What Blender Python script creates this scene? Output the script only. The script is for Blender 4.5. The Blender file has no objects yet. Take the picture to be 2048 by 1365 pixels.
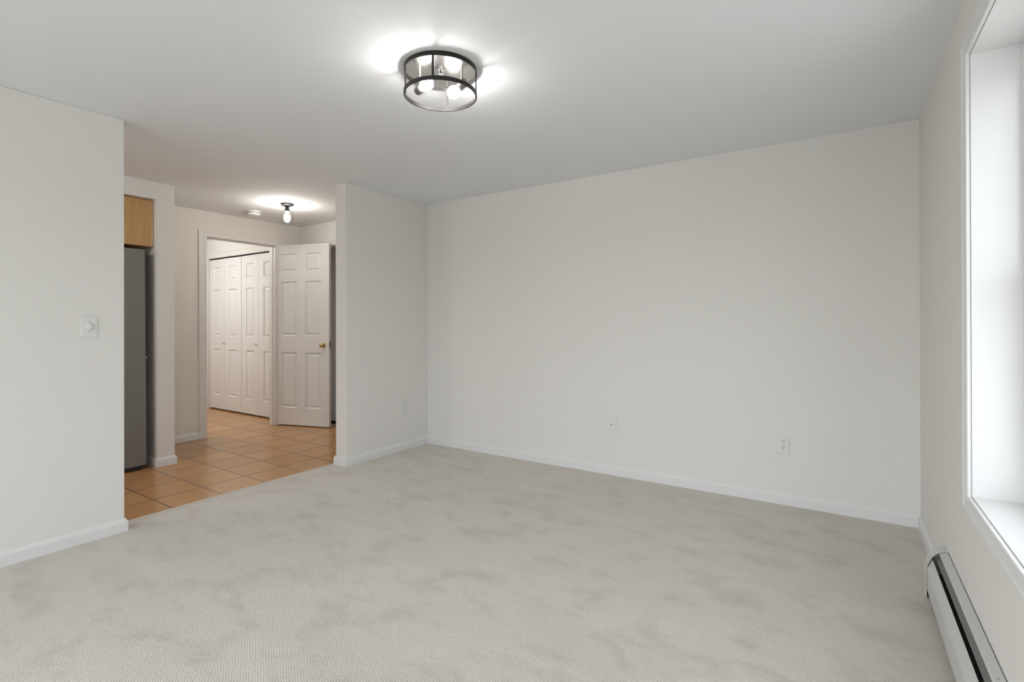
import bpy, bmesh, math, random
from mathutils import Vector, Matrix
C = bpy.context.scene.collection
sc = bpy.context.scene
PI = math.pi

# ------------------------------------------------------------------ camera
YAW, PITCH, ROLL = 0.58008, 0.00207, -0.00242
FPX, CAMZ = 1010.83, 1.2289
fw = Vector((-math.sin(YAW)*math.cos(PITCH), math.cos(YAW)*math.cos(PITCH), math.sin(PITCH)))
rt = Vector((math.cos(YAW), math.sin(YAW), 0)); up = rt.cross(fw)
r2 = rt*math.cos(ROLL)+up*math.sin(ROLL); u2 = -rt*math.sin(ROLL)+up*math.cos(ROLL)
cd = bpy.data.cameras.new('camera'); cam = bpy.data.objects.new('camera', cd); C.objects.link(cam)
M = Matrix((r2, u2, -fw)).transposed().to_4x4(); M.translation = (0, 0, CAMZ); cam.matrix_world = M
cd.sensor_width = 36; cd.lens = 36*FPX/2048; cd.shift_y = -38.4675/2048; cd.clip_start = .02
sc.camera = cam

# ------------------------------------------------------------------ world, daylight, exposure
sc.view_settings.view_transform = 'Standard'; sc.view_settings.look = 'None'
sc.view_settings.gamma = 1; sc.view_settings.use_curve_mapping = False
sc.view_settings.exposure = 0.27
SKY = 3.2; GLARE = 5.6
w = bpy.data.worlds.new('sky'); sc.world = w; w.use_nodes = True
nt = w.node_tree; nt.nodes.clear()
o_ = nt.nodes.new('ShaderNodeOutputWorld'); bg = nt.nodes.new('ShaderNodeBackground')
tc = nt.nodes.new('ShaderNodeTexCoord'); sx = nt.nodes.new('ShaderNodeSeparateXYZ'); cr = nt.nodes.new('ShaderNodeValToRGB')
nt.links.new(tc.outputs['Generated'], sx.inputs[0]); nt.links.new(sx.outputs['Z'], cr.inputs[0])
cr.color_ramp.elements[0].position = 0.0; cr.color_ramp.elements[0].color = (.50, .51, .50, 1)
cr.color_ramp.elements[1].position = 0.12; cr.color_ramp.elements[1].color = (.93, .955, 1.0, 1)
nt.links.new(cr.outputs[0], bg.inputs['Color'])
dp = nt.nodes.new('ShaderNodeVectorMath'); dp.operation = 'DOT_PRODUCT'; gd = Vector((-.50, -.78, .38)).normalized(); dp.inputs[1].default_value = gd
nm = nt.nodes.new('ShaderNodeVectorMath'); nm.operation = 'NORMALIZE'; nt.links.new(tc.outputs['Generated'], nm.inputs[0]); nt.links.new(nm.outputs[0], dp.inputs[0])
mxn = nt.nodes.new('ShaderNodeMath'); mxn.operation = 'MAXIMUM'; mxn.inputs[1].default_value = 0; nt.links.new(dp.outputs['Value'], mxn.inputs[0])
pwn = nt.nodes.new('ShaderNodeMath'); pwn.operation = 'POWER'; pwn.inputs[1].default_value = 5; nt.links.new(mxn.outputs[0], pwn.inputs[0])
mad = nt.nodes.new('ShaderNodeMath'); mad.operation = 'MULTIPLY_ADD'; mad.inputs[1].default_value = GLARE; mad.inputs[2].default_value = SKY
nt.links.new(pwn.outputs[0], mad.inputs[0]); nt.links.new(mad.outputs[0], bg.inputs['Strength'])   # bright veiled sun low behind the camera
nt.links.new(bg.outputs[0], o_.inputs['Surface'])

# ------------------------------------------------------------------ dimensions (metres)
H = 2.44
XL, XLB = -3.568, -3.70          # left wall face / its hall side
YA, YP, YB = 1.248, 2.842, 3.856 # opening ends, back wall
XR, XRO = .383, .56              # right wall face / outside
YF = -1.75                       # wall behind the camera
X2, X2B, X3, X3B = -4.916, -4.97, -5.73, -5.85
PY0, PY1 = 1.951, 2.09           # pillar wall by the kitchen
Y4 = 3.72                        # closet wall in the far room
DY0, DY1, DZ = 2.735, 3.548, 2.185
WY0, WY1, WZ0, WZ1 = 1.20, 2.415, .604, 2.186    # window in the right wall

def portal(loc, rot, sx_, sy_):
    l = bpy.data.lights.new('daylight_portal', 'AREA'); l.shape = 'RECTANGLE'; l.size = sx_; l.size_y = sy_
    l.cycles.is_portal = True
    o = bpy.data.objects.new('daylight_portal', l); C.objects.link(o); o.location = loc; o.rotation_euler = rot
portal((XRO+.02, (WY0+WY1)/2, (WZ0+WZ1)/2), (0, PI/2, 0), WZ1-WZ0, WY1-WY0)
portal((XRO+.02, -.75, (WZ0+WZ1)/2), (0, PI/2, 0), WZ1-WZ0, 1.2)
portal((-1.75, YF-.18, (.12+WZ1)/2), (PI/2, 0, 0), 2.9, WZ1-.12)

# ------------------------------------------------------------------ materials
def mat(name, col=(.8, .8, .8), rough=.5, metal=0, bump=None, spec=.5, noise=None, emit=None):
    m = bpy.data.materials.new(name); m.use_nodes = True; t = m.node_tree; b = t.nodes['Principled BSDF']
    b.inputs['Base Color'].default_value = (*col, 1); b.inputs['Roughness'].default_value = rough
    b.inputs['Metallic'].default_value = metal; b.inputs['Specular IOR Level'].default_value = spec
    if emit: b.inputs['Emission Color'].default_value = (*emit[0], 1); b.inputs['Emission Strength'].default_value = emit[1]
    g = t.nodes.new('ShaderNodeNewGeometry')
    if noise:
        n = t.nodes.new('ShaderNodeTexNoise'); n.inputs['Scale'].default_value = noise[0]; n.inputs['Detail'].default_value = 4
        t.links.new(g.outputs['Position'], n.inputs['Vector'])
        x = t.nodes.new('ShaderNodeMix'); x.data_type = 'RGBA'
        x.inputs[6].default_value = (*[c*(1-noise[1]) for c in col], 1); x.inputs[7].default_value = (*[min(1, c*(1+noise[1])) for c in col], 1)
        t.links.new(n.outputs['Fac'], x.inputs[0]); t.links.new(x.outputs[2], b.inputs['Base Color'])
    if bump:
        n = t.nodes.new('ShaderNodeTexNoise'); n.inputs['Scale'].default_value = bump[0]; n.inputs['Detail'].default_value = 5
        t.links.new(g.outputs['Position'], n.inputs['Vector'])
        k = t.nodes.new('ShaderNodeBump'); k.inputs['Strength'].default_value = bump[1]; k.inputs['Distance'].default_value = .002
        t.links.new(n.outputs['Fac'], k.inputs['Height']); t.links.new(k.outputs[0], b.inputs['Normal'])
    return m
M_wall = mat('wall_paint', (.80, .782, .748), .75, bump=(260, .12), noise=(1.3, .008))
M_wall2 = mat('hall_wall_paint', (.81, .765, .70), .75, bump=(260, .12), noise=(1.3, .008))
M_ceil = mat('ceiling_paint', (.875, .885, .905), .9, bump=(200, .12))
M_trim = mat('trim_paint', (.785, .785, .782), .38, noise=(6, .01))
M_trim2 = mat('hall_trim_paint', (.80, .775, .73), .42, noise=(6, .01))
M_door = mat('door_paint', (.83, .822, .80), .42, noise=(3, .012))
M_sash = mat('window_vinyl', (.86, .87, .88), .35, noise=(5, .01))
M_plate = mat('plate_plastic', (.775, .77, .75), .35, noise=(20, .01))
M_dark = mat('dark_slot', (.015, .015, .015), .6, noise=(60, .1))
M_black = mat('blackened_steel', (.016, .015, .014), .42, metal=.3, noise=(40, .15))
M_pan = mat('polished_pan', (.80, .78, .76), .16, metal=1, noise=(15, .04))
M_brass = mat('brass', (.60, .47, .25), .2, metal=1, noise=(60, .1))
M_bronze = mat('aged_latch', (.22, .19, .14), .4, metal=.8, noise=(60, .1))
M_chrome = mat('brushed_knob', (.62, .62, .60), .3, metal=1, noise=(60, .05))
M_fridge = mat('fridge_side', (.20, .195, .185), .5, bump=(900, .25), noise=(2, .04))
M_fdoor = mat('fridge_door', (.45, .45, .45), .3, metal=1, noise=(30, .05))
M_heater = mat('heater_enamel', (.62, .62, .59), .38, noise=(3, .03))
M_fin = mat('damper_metal', (.16, .16, .15), .45, metal=.2, noise=(30, .08))
M_thresh = mat('threshold_strip', (.60, .56, .49), .5, noise=(30, .06))
M_socket = mat('socket_metal', (.30, .28, .27), .35, metal=.9, noise=(60, .08))
M_bulb = mat('lit_bulb', (.9, .9, .9), .3, emit=((1, .965, .92), 84), noise=(10, .01))
M_bulbp = mat('lit_pendant_bulb', (.9, .9, .9), .3, emit=((1, .95, .88), 185), noise=(10, .01))
M_addglobe = mat('lit_added_globe', (.9, .9, .9), .3, emit=((1, .995, .97), 80), noise=(10, .01))  # glow of the unseen globe added in the far room
M_addglobe2 = mat('lit_added_kitchen_globe', (.9, .9, .9), .3, emit=((1, .98, .96), 34), noise=(10, .01))  # glow of the unseen globe added in the kitchen passage
M_smoke = mat('detector_plastic', (.84, .84, .82), .4, noise=(20, .01))

def wood(name, c1, c2):
    m = bpy.data.materials.new(name); m.use_nodes = True; t = m.node_tree; b = t.nodes['Principled BSDF']
    g = t.nodes.new('ShaderNodeNewGeometry'); mp = t.nodes.new('ShaderNodeMapping'); mp.inputs['Scale'].default_value = (22, 22, 1.6)
    n = t.nodes.new('ShaderNodeTexNoise'); n.inputs['Scale'].default_value = 1.6; n.inputs['Detail'].default_value = 6; n.inputs['Distortion'].default_value = .8
    r = t.nodes.new('ShaderNodeValToRGB'); r.color_ramp.elements[0].position = .3; r.color_ramp.elements[1].position = .7
    r.color_ramp.elements[0].color = (*c1, 1); r.color_ramp.elements[1].color = (*c2, 1)
    t.links.new(g.outputs['Position'], mp.inputs[0]); t.links.new(mp.outputs[0], n.inputs['Vector']); t.links.new(n.outputs['Fac'], r.inputs[0])
    t.links.new(r.outputs[0], b.inputs['Base Color']); b.inputs['Roughness'].default_value = .38
    return m
M_maple = wood('maple_veneer', (.52, .30, .125), (.60, .365, .16))

def glass(name, tint=(1, 1, 1)):
    m = bpy.data.materials.new(name); m.use_nodes = True; t = m.node_tree; t.nodes.clear()
    o = t.nodes.new('ShaderNodeOutputMaterial'); a = t.nodes.new('ShaderNodeBsdfTransparent'); a.inputs[0].default_value = (*tint, 1)
    g = t.nodes.new('ShaderNodeBsdfGlossy'); g.inputs['Roughness'].default_value = .02
    lw = t.nodes.new('ShaderNodeLayerWeight'); lw.inputs[0].default_value = .5; pw = t.nodes.new('ShaderNodeMath'); pw.operation = 'POWER'; pw.inputs[1].default_value = 5
    f = t.nodes.new('ShaderNodeMath'); f.operation = 'MULTIPLY_ADD'; f.inputs[1].default_value = .85; f.inputs[2].default_value = .07
    t.links.new(lw.outputs['Facing'], pw.inputs[0]); t.links.new(pw.outputs[0], f.inputs[0]); x = t.nodes.new('ShaderNodeMixShader')
    t.links.new(f.outputs[0], x.inputs[0]); t.links.new(a.outputs[0], x.inputs[1]); t.links.new(g.outputs[0], x.inputs[2])
    t.links.new(x.outputs[0], o.inputs[0]); return m
M_glass = glass('window_glass', (.97, .98, .98)); M_shade = glass('clear_shade_glass', (.99, .99, .99))

def math_(t, op, a, b=None, c=None):
    n = t.nodes.new('ShaderNodeMath'); n.operation = op
    for i, v in enumerate((a, b, c)):
        if v is None: continue
        if isinstance(v, (int, float)): n.inputs[i].default_value = v
        else: t.links.new(v, n.inputs[i])
    return n.outputs[0]

def carpet():
    m = bpy.data.materials.new('loop_carpet'); m.use_nodes = True; t = m.node_tree; b = t.nodes['Principled BSDF']
    g = t.nodes.new('ShaderNodeNewGeometry'); s = t.nodes.new('ShaderNodeSeparateXYZ')
    wob = t.nodes.new('ShaderNodeTexNoise'); wob.inputs['Scale'].default_value = 3.0
    t.links.new(g.outputs['Position'], wob.inputs['Vector'])
    t.links.new(g.outputs['Position'], s.inputs[0])
    X, Y = s.outputs['X'], s.outputs['Y']
    ax, ay = .504, .863                    # normals of the two diagonal row families
    P = .0090
    wv = math_(t, 'MULTIPLY', math_(t, 'SUBTRACT', wob.outputs['Fac'], .5), .004)
    u = math_(t, 'ADD', math_(t, 'ADD', math_(t, 'MULTIPLY', X, ax), math_(t, 'MULTIPLY', Y, ay)), wv)
    v = math_(t, 'SUBTRACT', math_(t, 'MULTIPLY', X, ax), math_(t, 'MULTIPLY', Y, ay))
    jn = t.nodes.new('ShaderNodeTexNoise'); jn.inputs['Scale'].default_value = 55; jn.inputs['Detail'].default_value = 2
    t.links.new(g.outputs['Position'], jn.inputs['Vector']); js = t.nodes.new('ShaderNodeSeparateColor'); t.links.new(jn.outputs['Color'], js.inputs[0])
    u = math_(t, 'ADD', u, math_(t, 'MULTIPLY', math_(t, 'SUBTRACT', js.outputs[0], .5), .011))
    v = math_(t, 'ADD', v, math_(t, 'MULTIPLY', math_(t, 'SUBTRACT', js.outputs[1], .5), .011))
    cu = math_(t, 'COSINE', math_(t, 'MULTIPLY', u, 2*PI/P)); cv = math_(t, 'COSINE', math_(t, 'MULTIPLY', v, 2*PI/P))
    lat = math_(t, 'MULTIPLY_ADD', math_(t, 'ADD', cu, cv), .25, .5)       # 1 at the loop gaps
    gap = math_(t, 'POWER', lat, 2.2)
    # fibre noise
    fn = t.nodes.new('ShaderNodeTexNoise'); fn.inputs['Scale'].default_value = 420; fn.inputs['Detail'].default_value = 3
    t.links.new(g.outputs['Position'], fn.inputs['Vector'])
    # patches of brushed pile
    p1 = t.nodes.new('ShaderNodeTexNoise'); p1.inputs['Scale'].default_value = 3.6; p1.inputs['Detail'].default_value = 5
    p1.inputs['Roughness'].default_value = .62; p1.inputs['Distortion'].default_value = .25
    mp = t.nodes.new('ShaderNodeMapping'); mp.inputs['Rotation'].default_value = (0, 0, .5); mp.inputs['Scale'].default_value = (1.0, 1.7, 1)
    t.links.new(g.outputs['Position'], mp.inputs[0]); t.links.new(mp.outputs[0], p1.inputs['Vector'])
    r1 = t.nodes.new('ShaderNodeValToRGB'); r1.color_ramp.elements[0].position = .34; r1.color_ramp.elements[1].position = .50
    r1.color_ramp.elements[0].color = (.0, .0, .0, 1); r1.color_ramp.elements[1].color = (1, 1, 1, 1)
    t.links.new(p1.outputs['Fac'], r1.inputs[0])
    mx = t.nodes.new('ShaderNodeMix'); mx.data_type = 'RGBA'
    mx.inputs[6].default_value = (.575, .532, .480, 1); mx.inputs[7].default_value = (.665, .626, .572, 1)
    t.links.new(r1.outputs[0], mx.inputs[0])
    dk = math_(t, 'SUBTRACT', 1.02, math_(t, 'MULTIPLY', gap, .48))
    dk = math_(t, 'MULTIPLY', dk, math_(t, 'MULTIPLY_ADD', fn.outputs['Fac'], .36, .84))
    p2 = t.nodes.new('ShaderNodeTexNoise'); p2.inputs['Scale'].default_value = 1.7; p2.inputs['Detail'].default_value = 3; p2.inputs['Distortion'].default_value = .6
    mp2 = t.nodes.new('ShaderNodeMapping'); mp2.inputs['Rotation'].default_value = (0, 0, -.35); mp2.inputs['Scale'].default_value = (.8, 2.6, 1)
    t.links.new(g.outputs['Position'], mp2.inputs[0]); t.links.new(mp2.outputs[0], p2.inputs['Vector'])
    dk = math_(t, 'MULTIPLY', dk, math_(t, 'MULTIPLY_ADD', p2.outputs['Fac'], .16, .92))
    vm = t.nodes.new('ShaderNodeVectorMath'); vm.operation = 'SCALE'
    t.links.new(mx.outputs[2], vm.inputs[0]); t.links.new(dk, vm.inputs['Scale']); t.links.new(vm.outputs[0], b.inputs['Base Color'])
    hb = math_(t, 'SUBTRACT', math_(t, 'MULTIPLY', fn.outputs['Fac'], .3), gap)
    k = t.nodes.new('ShaderNodeBump'); k.inputs['Strength'].default_value = .5; k.inputs['Distance'].default_value = .003
    t.links.new(hb, k.inputs['Height']); t.links.new(k.outputs[0], b.inputs['Normal'])
    b.inputs['Roughness'].default_value = .95; b.inputs['Specular IOR Level'].default_value = .1
    b.inputs['Sheen Weight'].default_value = .45; b.inputs['Sheen Tint'].default_value = (1, .95, .88, 1)
    return m
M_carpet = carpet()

def tile():
    m = bpy.data.materials.new('terracotta_tile'); m.use_nodes = True; t = m.node_tree; b = t.nodes['Principled BSDF']
    g = t.nodes.new('ShaderNodeNewGeometry'); s = t.nodes.new('ShaderNodeSeparateXYZ'); t.links.new(g.outputs['Position'], s.inputs[0])
    T = .325; x0 = -5.66; y0 = 1.903
    def cell(c, o):
        a = math_(t, 'DIVIDE', math_(t, 'SUBTRACT', c, o), T)
        f = math_(t, 'ABSOLUTE', math_(t, 'SUBTRACT', math_(t, 'FRACT', math_(t, 'ADD', a, 100.5)), .5))   # 0 at a joint
        return f, math_(t, 'FLOOR', math_(t, 'ADD', a, 100))
    fx, ix = cell(s.outputs['X'], x0); fy, iy = cell(s.outputs['Y'], y0)
    d = math_(t, 'MINIMUM', fx, fy)
    gr = math_(t, 'SMOOTH_MIN', 1, 1, 0)
    r = t.nodes.new('ShaderNodeMapRange'); r.inputs[1].default_value = .009; r.inputs[2].default_value = .016
    t.links.new(d, r.inputs[0])
    wn = t.nodes.new('ShaderNodeTexWhiteNoise'); wn.noise_dimensions = '2D'; cb = t.nodes.new('ShaderNodeCombineXYZ')
    t.links.new(ix, cb.inputs[0]); t.links.new(iy, cb.inputs[1]); t.links.new(cb.outputs[0], wn.inputs['Vector'])
    n = t.nodes.new('ShaderNodeTexNoise'); n.inputs['Scale'].default_value = 7; n.inputs['Detail'].default_value = 5
    t.links.new(g.outputs['Position'], n.inputs['Vector'])
    f = math_(t, 'ADD', math_(t, 'MULTIPLY', wn.outputs['Value'], .45), math_(t, 'MULTIPLY', n.outputs['Fac'], .55))
    c = t.nodes.new('ShaderNodeMix'); c.data_type = 'RGBA'; c.inputs[6].default_value = (.46, .235, .092, 1); c.inputs[7].default_value = (.56, .30, .125, 1)
    t.links.new(f, c.inputs[0])
    c2 = t.nodes.new('ShaderNodeMix'); c2.data_type = 'RGBA'; c2.inputs[6].default_value = (.13, .075, .04, 1)
    t.links.new(r.outputs[0], c2.inputs[0]); t.links.new(c.outputs[2], c2.inputs[7]); t.links.new(c2.outputs[2], b.inputs['Base Color'])
    k = t.nodes.new('ShaderNodeBump'); k.inputs['Strength'].default_value = .6; k.inputs['Distance'].default_value = .003
    hh = math_(t, 'ADD', r.outputs[0], math_(t, 'MULTIPLY', n.outputs['Fac'], .35))
    t.links.new(hh, k.inputs['Height']); t.links.new(k.outputs[0], b.inputs['Normal'])
    b.inputs['Roughness'].default_value = .22
    return m
M_tile = tile()

# ------------------------------------------------------------------ helpers
def obj(name, bm, m, parent=None, smooth=False, loc=None, bevel=0, seg=2):
    me = bpy.data.meshes.new(name)
    bmesh.ops.recalc_face_normals(bm, faces=bm.faces)
    bm.to_mesh(me); bm.free()
    if smooth:
        for p in me.polygons: p.use_smooth = True
    me.materials.append(m)
    o = bpy.data.objects.new(name, me); C.objects.link(o)
    if parent: o.parent = parent
    if loc: o.location = loc
    if bevel:
        md = o.modifiers.new('bevel', 'BEVEL'); md.width = bevel; md.segments = seg; md.limit_method = 'ANGLE'; md.angle_limit = .6
    if smooth:
        try: me.set_sharp_from_angle(angle=.7)
        except Exception: pass
    return o
def box(bm, x0, x1, y0, y1, z0, z1, mtx=None):
    v = [bm.verts.new((x, y, z)) for x in (x0, x1) for y in (y0, y1) for z in (z0, z1)]
    for f in ((0, 1, 3, 2), (4, 6, 7, 5), (0, 4, 5, 1), (2, 3, 7, 6), (0, 2, 6, 4), (1, 5, 7, 3)): bm.faces.new([v[i] for i in f])
    if mtx: bmesh.ops.transform(bm, matrix=mtx, verts=v)
    return v
def B(*a, **k):
    bm = bmesh.new(); box(bm, *a, **k); return bm
def cells(bm, axis, c0, c1, rect, hole=None):
    """wall slab normal to axis ('x' or 'y'), rect=(a0,a1,z0,z1), hole likewise, cut through"""
    a0, a1, z0, z1 = rect; L = []
    if hole:
        h0, h1, k0, k1 = hole
        if h0 > a0: L.append((a0, h0, z0, z1))
        if a1 > h1: L.append((h1, a1, z0, z1))
        if k0 > z0: L.append((h0, h1, z0, k0))
        if z1 > k1: L.append((h0, h1, k1, z1))
    else: L = [rect]
    for q in L:
        if axis == 'x': box(bm, c0, c1, q[0], q[1], q[2], q[3])
        else: box(bm, q[0], q[1], c0, c1, q[2], q[3])
def lathe(bm, prof, n=32, mtx=None):
    """prof: (r,z) list revolved about z"""
    rings = []
    for r, z in prof:
        if r < 1e-6: rings.append([bm.verts.new((0, 0, z))])
        else: rings.append([bm.verts.new((r*math.cos(2*PI*i/n), r*math.sin(2*PI*i/n), z)) for i in range(n)])
    for a, b in zip(rings, rings[1:]):
        for i in range(n):
            j = (i+1) % n
            if len(a) == 1 and len(b) == 1: break
            if len(a) == 1: bm.faces.new((a[0], b[i], b[j]))
            elif len(b) == 1: bm.faces.new((a[i], b[0], a[j]))
            else: bm.faces.new((a[i], b[i], b[j], a[j]))
    if mtx: bmesh.ops.transform(bm, matrix=mtx, verts=[v for r in rings for v in r])
def struct(o, kind='structure'):
    o['kind'] = kind; return o
def tag(o, label, cat, group=None):
    o['label'] = label; o['category'] = cat
    if group: o['group'] = group
    return o
def empty(name, loc=(0, 0, 0), rz=0):
    o = bpy.data.objects.new(name, None); C.objects.link(o); o.location = loc; o.rotation_euler = (0, 0, rz); o.empty_display_size = .05
    return o

BASE = [(0, 0), (.014, 0), (.014, .054), (.0125, .0575), (.0125, .060), (.0085, .066), (.006, .072), (.0035, .076), (0, .076)]
CASE = [(0, 0), (.017, 0), (.0175, .008), (.013, .016), (.011, .030), (.0095, .044), (.0125, .047), (.013, .052), (.010, .056), (0, .056)]
def sweep(bm, path, prof, i0=0, i1=None, h=0):
    """extrude prof (offset to the right of travel, height) along a horizontal polyline with mitred corners"""
    n = len(path); i1 = n-1 if i1 is None else i1
    nr = []
    for i in range(n-1):
        dx, dy = path[i+1][0]-path[i][0], path[i+1][1]-path[i][1]; l = math.hypot(dx, dy); nr.append((dy/l, -dx/l))
    rings = []
    for i in range(i0, i1+1):
        if i == 0: m = nr[0]
        elif i == n-1: m = nr[-1]
        else:
            a, b = nr[i-1], nr[i]; k = 1+a[0]*b[0]+a[1]*b[1]; m = ((a[0]+b[0])/k, (a[1]+b[1])/k)
        rings.append([bm.verts.new((path[i][0]+m[0]*o, path[i][1]+m[1]*o, z+h)) for o, z in prof])
    for a, b in zip(rings, rings[1:]):
        for j in range(len(prof)):
            k = (j+1) % len(prof); bm.faces.new((a[j], a[k], b[k], b[j]))
    bm.faces.new(rings[0]); bm.faces.new(rings[-1])
def casing(bm, pts, to3, prof, closed):
    """mitred frame: pts = 2D inner-edge polyline; prof = (thickness, distance from OUTER edge); width grows outward (left of travel)"""
    W = prof[-1][1]; n = len(pts); rings = []
    def nrm(a, b):
        dx, dy = b[0]-a[0], b[1]-a[1]; l = math.hypot(dx, dy); return (-dy/l, dx/l)
    for i in range(n):
        if closed: a, b = nrm(pts[i-1], pts[i]), nrm(pts[i], pts[(i+1) % n])
        else:
            a = nrm(pts[max(0, i-1)], pts[max(1, i)]) ; b = nrm(pts[min(n-2, i)], pts[min(n-1, i+1)])
        k = 1+a[0]*b[0]+a[1]*b[1]; m = ((a[0]+b[0])/k, (a[1]+b[1])/k)
        rings.append([bm.verts.new(to3(pts[i][0]+m[0]*(W-d), pts[i][1]+m[1]*(W-d), t)) for t, d in prof])
    L = list(zip(rings, rings[1:]))
    if closed: L.append((rings[-1], rings[0]))
    for a, b in L:
        for j in range(len(prof)):
            k = (j+1) % len(prof); bm.faces.new((a[j], a[k], b[k], b[j]))
    if not closed: bm.faces.new(rings[0]); bm.faces.new(rings[-1])

# ------------------------------------------------------------------ shell
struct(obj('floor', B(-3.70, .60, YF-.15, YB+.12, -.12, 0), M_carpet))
struct(obj('floor_hall', B(-8.75, -3.735, -.35, 4.1, -.12, -.001), M_tile))
struct(obj('trim_threshold', (lambda: (lambda b: (sweep(b, [(-3.735, YA-.02), (-3.735, YP+.02)], [(0, -.1), (.034, -.1), (.034, .003), (.026, .006), (.010, .005), (0, .001)]), b)[1])(bmesh.new()))(), M_thresh))
bm = bmesh.new(); box(bm, -8.75, XRO, YF-.15, 4.6, H, H+.12)
struct(obj('ceiling', bm, M_ceil))
# faint plaster seam on the ceiling
bm = bmesh.new()
a, b = Vector((-2.208, 1.725)), Vector((-2.184, 2.918)); d = (b-a).normalized(); nn = Vector((-d.y, d.x))*.0016
for s0, s1 in ((0, 1),):
    p = [a+nn, b+nn, b-nn, a-nn]
    lo = [bm.verts.new((q.x, q.y, H-.00022)) for q in p]; hi = [bm.verts.new((q.x, q.y, H+.001)) for q in p]
    bm.faces.new(lo); bm.faces.new(hi)
    for i in range(4): bm.faces.new((lo[i], lo[(i+1) % 4], hi[(i+1) % 4], hi[i]))
struct(obj('trim_ceiling_seam', bm, M_ceil))

struct(obj('wall_left', B(XLB, XL, YF, YA, 0, H), M_wall, bevel=.004))
struct(obj('wall_left_far', B(XLB, XL, YP, YB, 0, H), M_wall, bevel=.004))
bm = bmesh.new(); cells(bm, 'y', YB, YB+.12, (X3, XRO, 0, H), (-5.39, -4.60, 0, 2.165)); struct(obj('wall_back', bm, M_wall))
struct(obj('wall_store', (lambda b: (box(b, -5.5, -4.5, YB+.6, YB+.7, 0, H), box(b, -5.6, -5.5, YB+.12, YB+.7, 0, H), box(b, -4.5, -4.4, YB+.12, YB+.7, 0, H), box(b, -5.6, -4.4, YB+.12, YB+.7, -.12, -.001), b)[-1])(bmesh.new()), M_wall))
bm = bmesh.new()
for q in (((YF-.15, .35, 0, H), (-1.35-.018, -.15+.018, WZ0-.018, WZ1+.018)), ((.35, YB, 0, H), (WY0-.018, WY1+.018, WZ0-.018, WZ1+.018))): cells(bm, 'x', XR, XRO, *q)
struct(obj('wall_right', bm, M_wall))
bm = bmesh.new(); cells(bm, 'y', YF-.15, YF, (XLB, XR, 0, H), (-3.218, -.282, .12-.018, WZ1+.018)); struct(obj('wall_front', bm, M_wall))
bm = bmesh.new(); cells(bm, 'x', X3B, X3, (PY1, YB, 0, H), (DY0, DY1, 0, DZ)); struct(obj('wall_hall', bm, M_wall2))
struct(obj('wall_hall_pillar', B(X3B, X2, PY0, PY1, 0, H), M_wall))
struct(obj('wall_kitchen_header', B(X2B, X2, -.23, PY0, 2.295, H), M_wall))
struct(obj('wall_kitchen_back', B(X3B, X3B+.1, -.35, PY0, 0, H), M_wall))
struct(obj('wall_kitchen_side', B(X3B+.1, XLB, -.35, -.23, 0, H), M_wall))
# far room beyond the doorway
bm = bmesh.new(); cells(bm, 'y', Y4, Y4+.12, (-8.6, X3B, 0, H), (-7.70, -6.0, 0, 2.165)); struct(obj('wall_far_closet', bm, M_wall))
struct(obj('wall_far_left', B(-8.72, -8.6, .9, 4.1, 0, H), M_wall))
struct(obj('wall_far_front', B(-8.6, X3B, .78, .9, 0, H), M_wall))
struct(obj('wall_closet_back', B(-8.6, X3B, 4.0, 4.1, 0, H), M_wall))

# baseboards
def bb(name, path, i0=0, i1=None):
    bm = bmesh.new(); sweep(bm, path, BASE, i0, i1); return struct(obj(name, bm, M_trim))
bb('baseboard_left', [(XL, YF), (XL, YA), (XLB, YA), (XLB, -.23)])
pth = [(XLB, YB), (XLB, YP), (XL, YP), (XL, YB), (XR, YB), (XR, 2.96)]
bb('baseboard_left_far', pth, 0, 3); bb('baseboard_back', pth, 3, 4); bb('baseboard_right', pth, 4, 5)
bb('baseboard_hall', [(-5.70, PY0), (X2, PY0), (X2, PY1), (X3, PY1), (X3, DY0-.066)])
bb('baseboard_hall_end', [(X3, DY1+.066), (X3, YB), (-5.39-.06, YB)])
bb('baseboard_hall_right', [(-4.60+.06, YB), (XLB-.0, YB)])

# ------------------------------------------------------------------ door casings and jambs (hall doorway)
bm = bmesh.new()
casing(bm, [(DY0-.003, 0), (DY0-.003, DZ-.02), (DY1+.003, DZ-.02), (DY1+.003, 0)], lambda y, z, t: (X3+t, y, z), [(t, d*1.2) for t, d in CASE], False)
tr = struct(obj('trim_1', bm, M_trim2))
bm = bmesh.new()
box(bm, X3B-.001, X3+.001, DY0, DY0+.016, 0, DZ-.018); box(bm, X3B-.001, X3+.001, DY1-.016, DY1, 0, DZ-.018); box(bm, X3B-.001, X3+.001, DY0, DY1, DZ-.018, DZ)
box(bm, X3B+.03, X3-.042, DY0+.016, DY0+.027, 0, DZ-.018); box(bm, X3B+.03, X3-.042, DY1-.027, DY1-.016, 0, DZ-.018); box(bm, X3B+.03, X3-.042, DY0+.027, DY1-.027, DZ-.029, DZ-.018)
obj('door_jamb', bm, M_trim2, tr)
obj('strike_plate', B(X3-.034, X3-.010, DY0+.0155, DY0+.018, .93, 1.0), M_bronze, tr)['label'] = 'dark metal strike plate'
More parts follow.
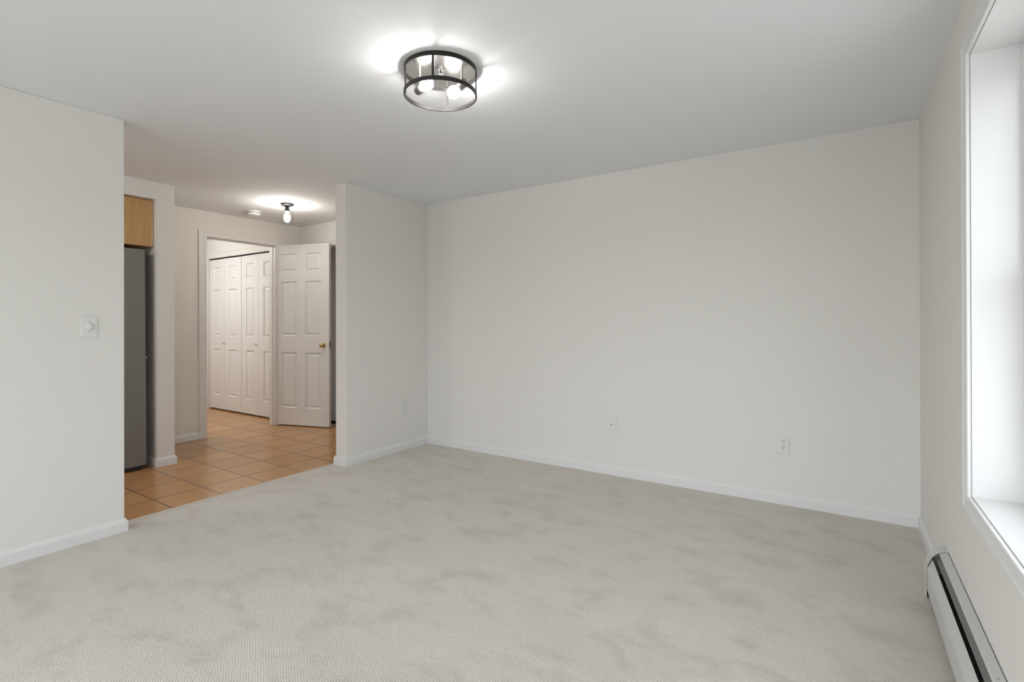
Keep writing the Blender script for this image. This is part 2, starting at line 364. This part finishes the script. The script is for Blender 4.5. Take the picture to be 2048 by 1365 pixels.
# casing round the closet and the closed door behind the open one
bm = bmesh.new()
casing(bm, [(-7.70, 0), (-7.70, 2.160), (-6.0, 2.160), (-6.0, 0)], lambda x, z, t: (x, Y4-t, z), [(t, d*1.7) for t, d in CASE], False)
struct(obj('trim_2', bm, M_trim2))
bm = bmesh.new()
casing(bm, [(-5.39, 0), (-5.39, 2.160), (-4.60, 2.160), (-4.60, 0)], lambda x, z, t: (x, YB-t, z), CASE, False)
tr3 = struct(obj('trim_3', bm, M_trim2))
bm = bmesh.new(); box(bm, -5.39, -5.374, YB, YB+.12, 0, 2.165); box(bm, -4.616, -4.60, YB, YB+.12, 0, 2.165); box(bm, -5.374, -4.616, YB, YB+.12, 2.149, 2.165)
obj('door_jamb', bm, M_trim2, tr3)

# ------------------------------------------------------------------ panelled doors
def panel_door(w, z0, z1, T, panels):
    """slab in local x 0..w, y 0..T (front face y=0), raised panels on both faces"""
    bm = bmesh.new()
    xs = sorted({0, w, *[p[0] for p in panels], *[p[1] for p in panels]}); zs = sorted({z0, z1, *[p[2] for p in panels], *[p[3] for p in panels]})
    for side in (0, 1):
        yf = 0 if side == 0 else T; s = 1 if side == 0 else -1
        for i in range(len(xs)-1):
            for j in range(len(zs)-1):
                cx, cz = (xs[i]+xs[i+1])/2, (zs[j]+zs[j+1])/2
                if any(p[0] < cx < p[1] and p[2] < cz < p[3] for p in panels): continue
                v = [bm.verts.new((x, yf, z)) for x, z in ((xs[i], zs[j]), (xs[i+1], zs[j]), (xs[i+1], zs[j+1]), (xs[i], zs[j+1]))]; bm.faces.new(v)
        for p in panels:
            rings = []
            for ins, dep in ((0, 0), (.004, .008), (.008, .0125), (.011, .014), (.016, .014), (.036, .0035), (.038, .003)):
                rings.append([bm.verts.new((x, yf+s*dep, z)) for x, z in ((p[0]+ins, p[2]+ins), (p[1]-ins, p[2]+ins), (p[1]-ins, p[3]-ins), (p[0]+ins, p[3]-ins))])
            for a, b in zip(rings, rings[1:]):
                for k in range(4): bm.faces.new((a[k], a[(k+1) % 4], b[(k+1) % 4], b[k]))
            bm.faces.new(rings[-1])
    for q in (((0, 0, z0), (0, T, z0), (0, T, z1), (0, 0, z1)), ((w, 0, z0), (w, T, z0), (w, T, z1), (w, 0, z1)), ((0, 0, z0), (w, 0, z0), (w, T, z0), (0, T, z0)), ((0, 0, z1), (w, 0, z1), (w, T, z1), (0, T, z1))):
        bm.faces.new([bm.verts.new(c) for c in q])
    bmesh.ops.remove_doubles(bm, verts=bm.verts, dist=1e-5)
    return bm
def six(w, a, b, c, d):
    return [(x0, x1, z0, z1) for x0, x1 in ((a, b), (c, d)) for z0, z1 in ((.22, .88), (1.08, 1.73), (1.85, 2.065))]
KN = [(0, 0), (.031, 0), (.031, .004), (.026, .008), (.012, .011), (.010, .022), (.012, .028), (.022, .033), (.027, .042), (.026, .052), (.019, .060), (.008, .063), (0, .0635)]
def rotY(loc, flip=False):   # lathe axis z -> -y (out of front face)
    return Matrix.Translation(loc) @ Matrix.Rotation(-PI/2 if flip else PI/2, 4, 'X')
ang = math.atan2(3.775-3.538, -5.035+5.775)
d1 = struct(empty('door_1', (-5.775, 3.538, 0), ang))
obj('door_panel', panel_door(.777, .012, 2.170, .035, six(.777, .110, .333, .446, .667)), M_door, d1, bevel=.0012, seg=1)
bm = bmesh.new(); lathe(bm, KN, 28, rotY((.705, 0, .972))); lathe(bm, KN, 28, rotY((.705, .035, .972), True)); obj('door_knob', bm, M_brass, d1, smooth=True)['label'] = 'round brass door knob'
bm = bmesh.new(); box(bm, .7765, .7785, .006, .029, .935, 1.01); box(bm, .7785, .788, .012, .023, .963, .982)
obj('latch_plate', bm, M_bronze, d1)['label'] = 'dark metal latch plate on the door edge'
for z in (.25, 1.1, 1.93):
    bm = bmesh.new(); lathe(bm, [(0, 0), (.006, 0), (.006, .09), (0, .09)], 12, Matrix.Translation((-.004, .002, z)))
    obj('hinge', bm, M_trim, d1, smooth=True)
# bifold closet doors
BK = [(0, 0), (.012, 0), (.009, .004), (.006, .010), (.008, .016), (.0135, .021), (.0145, .027), (.010, .032), (0, .034)]
LW = .419
def leaf_panels(): return [(.115, LW-.115, z0, z1) for z0, z1 in ((.215, .865), (1.05, 1.705), (1.83, 2.03))]
for n_, (x0, kx) in enumerate(((-7.690, -7.265), (-6.842, -6.446))):
    dd = struct(empty('door_%d' % (n_+2), (x0, Y4+.012, 0)))
    for k in range(2):
        f = .016 if k == 0 else -.016
        l = obj('door_leaf', panel_door(LW, .020, 2.142, .030, leaf_panels()), M_door, dd, bevel=.0012, seg=1)
        l.location = (k*(LW+.003), 0 if k == 0 else -.009, 0); l.rotation_euler = (0, 0, -.0215 if k == 0 else .0215)
    bm = bmesh.new(); lathe(bm, BK, 20, rotY((kx-x0, -.007, .952))); obj('door_knob', bm, M_chrome, dd, smooth=True)
# closet track above the bifold leaves
struct(obj('trim_closet_track', B(-7.70, -6.0, Y4+.02, Y4+.05, 2.150, 2.165), M_dark))

# ------------------------------------------------------------------ windows
def window(name, axis, c_in, c_out, a0, a1, z0, z1, out):
    """jamb boards, casing, two sashes with glass; axis 'x': wall normal x, a=y"""
    P = (lambda a, z, t: (c_in-out*t, a, z)) if axis == 'x' else (lambda a, z, t: (a, c_in-out*t, z))
    def bx(bm, d0, d1, b0, b1, y0, y1):        # d = depth outward from the inner wall face
        e0, e1 = sorted((c_in+out*d0, c_in+out*d1))
        if axis == 'x': box(bm, e0, e1, b0, b1, y0, y1)
        else: box(bm, b0, b1, e0, e1, y0, y1)
    root = struct(empty(name, P((a0+a1)/2, z0, 0)))
    inv = Matrix.Translation(-Vector(root.location))
    def add(n, bm, m, par=root, **k):
        bmesh.ops.transform(bm, matrix=inv, verts=bm.verts); return obj(n, bm, m, par, **k)
    bm = bmesh.new(); s = .004
    pts = [(a0-s, z0-s), (a0-s, z1+s), (a1+s, z1+s), (a1+s, z0-s)]
    casing(bm, pts, P, CASE, True); add('casing', bm, M_trim)
    bm = bmesh.new(); t = .018; D = .135
    for q in ((a0-t, a0, z0-t, z1+t), (a1, a1+t, z0-t, z1+t), (a0, a1, z0-t, z0), (a0, a1, z1, z1+t)): bx(bm, .001, D-.0002, *q)
    add('jamb', bm, M_trim)
    bm = bmesh.new(); fr = .032
    for q in ((a0-t, a0+fr, z0-t, z1+t), (a1-fr, a1+t, z0-t, z1+t), (a0+fr, a1-fr, z0-t, z0+fr), (a0+fr, a1-fr, z1-fr, z1+t)): bx(bm, D, D+.05, *q)
    add('frame', bm, M_sash, bevel=.002)
    zm = (z0+z1)/2
    for (lo, hi, dd) in ((z0+fr, zm+.02, D+.0045), (zm-.02, z1-fr, D+.0265)):
        bm = bmesh.new(); sw = .04
        for q in ((a0+fr, a0+fr+sw, lo, hi), (a1-fr-sw, a1-fr, lo, hi), (a0+fr+sw, a1-fr-sw, lo, lo+sw), (a0+fr+sw, a1-fr-sw, hi-sw, hi)): bx(bm, dd, dd+.02, *q)
        sh = add('sash', bm, M_sash)
        bm = bmesh.new(); bx(bm, dd+.008, dd+.012, a0+fr+sw-.004, a1-fr-sw+.004, lo+sw-.004, hi-sw+.004); add('glass', bm, M_glass, sh)
    return root
window('window_1', 'x', XR, XRO, WY0, WY1, WZ0, WZ1, 1)
window('added_window_2', 'x', XR, XRO, -1.35, -.15, WZ0, WZ1, 1)  # unseen window added to let more daylight in from the right
window('added_window_3', 'y', YF, YF-.15, -3.2, -.3, .12, WZ1, -1)  # unseen wide window added behind the camera as a daylight source

# ------------------------------------------------------------------ kitchen corner: refrigerator and cabinet
fr = empty('refrigerator', (-5.29, 1.885, 0)); fr.rotation_euler = (.006, 0, 0)
tag(fr, 'tall refrigerator with plain dark grey side standing in the kitchen alcove', 'refrigerator')
obj('body', B(-.345, .36, -.66, 0, .035, 1.857), M_fridge, fr, bevel=.008)
obj('freezer_door', B(-.345, .36, -.735, -.665, .045, .60), M_fdoor, fr, bevel=.008)
obj('fridge_door', B(-.345, .36, -.735, -.665, .61, 1.85), M_fdoor, fr, bevel=.008)
obj('hinge', B(.33, .357, 0, .006, .935, .950), M_chrome, fr)
obj('kick_panel', B(-.33, .345, -.655, -.012, .012, .036), M_dark, fr)
for x in (-.30, .33):
    for y in (-.62, -.05):
        bm = bmesh.new(); lathe(bm, [(0, 0), (.018, 0), (.018, .012), (.008, .014), (.008, .036), (0, .036)], 14, Matrix.Translation((x, y, -.002))); obj('foot', bm, M_dark, fr, smooth=True)
cb = empty('wall_cabinet', (-5.33, 1.948, 1.893)); tag(cb, 'maple veneered wall cabinet mounted above the refrigerator', 'cabinet')
obj('body', B(-.39, .352, -.68, 0, 0, .400), M_maple, cb, bevel=.001)
obj('edge_strip', B(.352, .362, -.012, -.001, 0, .400), wood('pale_edge_banding', (.50, .38, .24), (.58, .46, .30)), cb)['label'] = 'pale edge banding'
obj('cabinet_door', B(-.385, .347, -.70, -.682, .003, .397), M_maple, cb, bevel=.003)

# ------------------------------------------------------------------ ceiling light
LX, LY = -1.604, 1.8306; ZB, ZT, R = 2.3107, 2.4400, .173
cl = empty('ceiling_light', (LX, LY, 2.3107)); tag(cl, 'large drum ceiling light with open black cage frame and two lit bulbs', 'ceiling light')
def L_(name, bm, m, par=cl, **k):
    bmesh.ops.transform(bm, matrix=Matrix.Translation((-LX, -LY, -2.3107)), verts=bm.verts); return obj(name, bm, m, par, **k)
T0 = Matrix.Translation((LX, LY, 0))
bm = bmesh.new(); lathe(bm, [(0, ZT), (R-.002, ZT), (R, ZT-.002), (R, ZT-.023), (R-.003, ZT-.023), (R-.004, ZT-.008), (0, ZT-.008)], 96, T0); L_('top_rim', bm, M_black, smooth=True)
bm = bmesh.new(); lathe(bm, [(0, ZT-.008), (R-.0045, ZT-.008), (R-.0045, ZT-.012), (.03, ZT-.0125), (0, ZT-.0125)], 96, T0); L_('reflector_pan', bm, M_pan, smooth=True)['label'] = 'polished reflecting pan'
bm = bmesh.new(); lathe(bm, [(R-.0065, ZB), (R, ZB), (R, ZB+.017), (R-.0065, ZB+.017), (R-.0065, ZB)], 96, T0); L_('bottom_ring', bm, M_black, smooth=True)
va = math.atan2(-LY, -LX)           # towards the camera
for k in range(4):
    t = va-.195+k*PI/2
    m_ = T0 @ Matrix.Rotation(t, 4, 'Z')
    L_('post', B(R-.0055, R-.0005, -.0055, .0055, ZB+.012, ZT-.018, mtx=m_), M_black)
# finial
bm = bmesh.new(); lathe(bm, [(0, ZT-.040), (.004, ZT-.039), (.006, ZT-.034), (.004, ZT-.028), (.011, ZT-.022), (.012, ZT-.0125), (0, ZT-.0125)], 20, T0); L_('finial', bm, M_black, smooth=True)
BULB = [(0, 0), (.012, .001), (.0135, .010), (.015, .020), (.021, .036), (.027, .050), (.030, .064), (.028, .078), (.020, .089), (.009, .0945), (0, .0955)]
SOCK = [(0, -.046), (.012, -.046), (.020, -.042), (.0215, -.034), (.0215, .0), (.0175, .006), (0, .006)]
def bulb(px, py, pz, dx, dy, dz):
    d = Vector((dx, dy, dz)).normalized(); q = d.to_track_quat('Z', 'Y').to_matrix().to_4x4()
    mt = Matrix.Translation((px, py, pz)) @ q
    bm = bmesh.new(); lathe(bm, SOCK, 24, mt); box(bm, -.006, .006, -.003, .003, -.040, -.028, mtx=mt)
    s = L_('socket', bm, M_socket, smooth=True)
    # bracket up to the pan
    bm = bmesh.new(); p = mt @ Vector((0, 0, -.02)); lathe(bm, [(0, p.z+.010), (.005, p.z+.010), (.005, ZT-.0125), (0, ZT-.0125)], 12, Matrix.Translation((p.x, p.y, 0))); L_('bracket', bm, M_socket, smooth=True)
    bm = bmesh.new(); lathe(bm, BULB, 28, mt); L_('light_bulb', bm, M_bulb, smooth=True)
for sgn in (1, -1):
    e = Vector((-.125*sgn, -.026*sgn, 0)); d = Vector((.105*sgn, -.044*sgn, 0)).normalized(); q_ = Vector((LX, LY, 2.355)) + e + d*.046
    bulb(q_.x, q_.y, q_.z, d.x, d.y, -.06)

# ------------------------------------------------------------------ small hall light and smoke detector
PX, PY = -4.705, 3.032
pl = empty('hall_ceiling_light', (PX, PY, H)); tag(pl, 'small black flush hall light with clear glass shade and lit bulb', 'ceiling light')
bm = bmesh.new(); lathe(bm, [(0, 0), (.066, 0), (.066, -.006), (.060, -.010), (.060, -.016), (.050, -.021), (.022, -.024), (0, -.024)], 40); obj('canopy', bm, M_black, pl, smooth=True)
bm = bmesh.new(); lathe(bm, [(0, -.020), (.021, -.020), (.021, -.030), (.019, -.032), (.021, -.036), (.019, -.040), (.021, -.044), (.021, -.066), (.024, -.068), (.024, -.078), (0, -.078)], 28); obj('socket', bm, M_black, pl, smooth=True)
bm = bmesh.new(); lathe(bm, [(.0242, -.068), (.052, -.076), (.056, -.082), (.058, -.185), (.0562, -.185), (.0542, -.083), (.050, -.0785), (.0242, -.0705), (.0242, -.068)], 40); obj('glass_shade', bm, M_shade, pl, smooth=True)
bm = bmesh.new(); lathe(bm, [(r, z) for r, z in BULB], 28, Matrix.Translation((0, 0, -.074)) @ Matrix.Rotation(PI, 4, 'X')); obj('light_bulb', bm, M_bulbp, pl, smooth=True)

sd = empty('smoke_detector', (-5.325, 3.035, H)); tag(sd, 'round white smoke detector on the hall ceiling near the doorway', 'smoke detector')
bm = bmesh.new(); lathe(bm, [(0, 0), (.078, 0), (.079, -.004), (.076, -.012), (0, -.012)], 40); obj('base', bm, M_smoke, sd, smooth=True)
bm = bmesh.new(); lathe(bm, [(0, -.012), (.066, -.012), (.066, -.022), (.070, -.023), (.068, -.036), (.060, -.044), (.030, -.047), (0, -.047)], 40); cv = obj('cover', bm, M_smoke, sd, smooth=True)
bm = bmesh.new()
for i in range(16):
    t = 2*PI*i/16; box(bm, .0655, .0672, -.008, .008, -.0205, -.0145, mtx=Matrix.Rotation(t, 4, 'Z'))
obj('vent', bm, M_dark, cv)

# unseen lamp added in the far room to send light through the doorway
gl = empty('added_globe_light', (-7.0, 2.55, H)); tag(gl, 'added unseen white globe light on the ceiling of the far room', 'ceiling light')
bm = bmesh.new(); lathe(bm, [(0, 0), (.10, 0), (.10, -.018), (0, -.018)], 32); obj('canopy', bm, M_trim, gl, smooth=True)
bm = bmesh.new(); lathe(bm, [(.095, -.018), (.13, -.03), (.135, -.06), (.11, -.10), (.05, -.125), (0, -.128)], 32); obj('glass_shade', bm, M_addglobe, gl, smooth=True)

gl = empty('added_globe_light', (-4.35, .45, H)); tag(gl, 'added unseen white globe light on the kitchen passage ceiling behind the left wall', 'ceiling light')  # hidden lamp added to brighten the kitchen corner and hall
bm = bmesh.new(); lathe(bm, [(0, 0), (.10, 0), (.10, -.018), (0, -.018)], 32); obj('canopy', bm, M_trim, gl, smooth=True)
bm = bmesh.new(); lathe(bm, [(.095, -.018), (.13, -.03), (.135, -.06), (.11, -.10), (.05, -.125), (0, -.128)], 32); obj('glass_shade', bm, M_addglobe2, gl, smooth=True)

# ------------------------------------------------------------------ wall plates
def plate_part(root, screws=((0, -.041), (0, .041))):
    bm = bmesh.new(); w, h = .0375, .0600
    rings = []
    for ins, t in ((.0012, 0), (0, .0015), (0, .0042), (.0022, .0058), (.004, .006)):
        rings.append([bm.verts.new((x, -t, z)) for x, z in ((-w+ins, -h+ins), (w-ins, -h+ins), (w-ins, h-ins), (-w+ins, h-ins))])
    for a, b in zip(rings, rings[1:]):
        for k in range(4): bm.faces.new((a[k], a[(k+1) % 4], b[(k+1) % 4], b[k]))
    bm.faces.new(rings[-1]); bm.faces.new(rings[0])
    obj('plate', bm, M_plate, root)
    for sx_, sz in screws:
        bm = bmesh.new(); lathe(bm, [(0, 0), (.0032, 0), (.0032, .0012), (.002, .0018), (0, .0018)], 14, rotY((sx_, -.006, sz)))
        obj('screw', bm, M_chrome, root, smooth=True)
def outlet(name, loc, rz, label):
    r = empty(name, loc, rz); tag(r, label, 'outlet'); plate_part(r, ((0, 0),))
    for s in (-1, 1):
        z = s*.0205
        bm = bmesh.new(); n = 28; ring = []
        for dpt in (.0055, .0085):
            rg = []
            for i in range(n):
                a = 2*PI*i/n; x = .0172*math.cos(a); zz = max(-.0140, min(.0140, .0172*math.sin(a))); rg.append(bm.verts.new((x, -dpt, z+zz)))
            ring.append(rg)
        for i in range(n): bm.faces.new((ring[0][i], ring[0][(i+1) % n], ring[1][(i+1) % n], ring[1][i]))
        bm.faces.new(ring[1]); rc = obj('receptacle', bm, M_plate, r)
        bm = bmesh.new()
        for sx_ in (-1, 1): box(bm, sx_*.0066-.0014, sx_*.0066+.0014, -.0088, -.006, z+.001, z+.0095)
        lathe(bm, [(0, 0), (.0030, 0), (.0030, .0026), (0, .0026)], 12, rotY((0, -.0062, z-.0065)))
        obj('slot', bm, M_dark, rc)['label'] = 'dark plug slots'
    return r
outlet('outlet', (-.342, YB, .403), 0, 'white duplex outlet on the long back wall, nearest the window corner')
outlet('outlet', (XL, 3.540, .415), PI/2, 'white duplex outlet on the narrow wall beside the open doorway')
r = empty('cable_plate', (-1.564, YB, .408)); tag(r, 'white cable plate with a single black socket on the back wall', 'wall plate'); plate_part(r)
bm = bmesh.new(); lathe(bm, [(0, 0), (.0075, 0), (.0075, .002), (.0048, .0025), (.0048, .009), (0, .009)], 20, rotY((0, -.006, 0))); cj = obj('cable_jack', bm, M_chrome, r, smooth=True)
bm = bmesh.new(); lathe(bm, [(0, 0), (.0040, 0), (.0040, .0008), (0, .0008)], 16, rotY((0, -.015, 0))); obj('socket_hole', bm, M_dark, cj)
r = empty('dimmer_switch', (XL, 1.079, 1.212), PI/2); tag(r, 'white rotary dimmer switch on the left wall near its end', 'light switch'); plate_part(r, ((0, -.030), (0, .030)))
bm = bmesh.new(); lathe(bm, [(0, 0), (.0225, 0), (.0215, .004), (.019, .010), (.0150, .012), (.0140, .017), (.0120, .0185), (0, .019)], 40, rotY((0, -.006, 0))); obj('dial', bm, M_plate, r, smooth=True)

# ------------------------------------------------------------------ baseboard heater along the right wall
HY0, HY1 = -1.60, 2.955
hr = empty('baseboard_heater', (XR, HY1, 0)); tag(hr, 'long white metal baseboard heater under the window', 'heater')
def prism(bm, pts, y0, y1):
    a = [bm.verts.new((-x, y0, z)) for x, z in pts]; b = [bm.verts.new((-x, y1, z)) for x, z in pts]
    for i in range(len(pts)): j = (i+1) % len(pts); bm.faces.new((a[i], a[j], b[j], b[i]))
    bm.faces.new(a); bm.faces.new(b)
L0 = HY0-HY1
# offsets from wall (x) and height (z)
bm = bmesh.new(); prism(bm, [(.0030, .03), (.0030, .218), (.005, .2190), (.030, .211), (.032, .208), (.031, .200), (.029, .207), (.006, .214), (.004, .03)], L0, -.05); obj('back_panel', bm, M_heater, hr)
bm = bmesh.new(); prism(bm, [(.052, .168), (.054, .172), (.058, .170), (.073, .135), (.075, .128), (.075, .040), (.071, .034), (.062, .034), (.062, .037), (.070, .038), (.0725, .042), (.0725, .127), (.056, .167)], L0, -.05); obj('front_panel', bm, M_heater, hr)
bm = bmesh.new(); prism(bm, [(.026, .200), (.040, .186), (.043, .180), (.041, .179), (.038, .184), (.024, .198)], L0, -.055); obj('damper', bm, M_fin, hr)
bm = bmesh.new(); prism(bm, [(.006, .05), (.006, .13), (.060, .13), (.060, .05)], L0, -.10); obj('heating_fins', bm, M_dark, hr)
bm = bmesh.new()
cap = [(0, 0), (0, .2215), (.012, .2212), (.024, .2180), (.036, .2115), (.048, .2010), (.058, .1875), (.067, .1700), (.074, .1500), (.0775, .1330), (.0785, .115), (.0780, .0)]
prism(bm, cap, -.002, .0)
outer = cap; inner = [(x-.0018*min(1, x/.03), z-(.0018 if z > .12 else 0)) for x, z in cap]
a = [bm.verts.new((-x, -.002, z)) for x, z in outer[1:]]; b = [bm.verts.new((-x, -.065, z)) for x, z in outer[1:]]
c = [bm.verts.new((-x, -.065, z)) for x, z in inner[1:]]; d = [bm.verts.new((-x, -.002, z)) for x, z in inner[1:]]
for i in range(len(a)-1):
    bm.faces.new((a[i], a[i+1], b[i+1], b[i])); bm.faces.new((b[i], b[i+1], c[i+1], c[i])); bm.faces.new((c[i], c[i+1], d[i+1], d[i]))
ec = obj('end_cap', bm, M_heater, hr, smooth=True)
for y in (-.105, -1.0, -2.0):
    bm = bmesh.new(); lathe(bm, [(0, 0), (.0028, 0), (.002, .0012), (0, .0014)], 12, Matrix.Translation((-.018, y, .2145))); obj('screw', bm, M_bronze, hr)
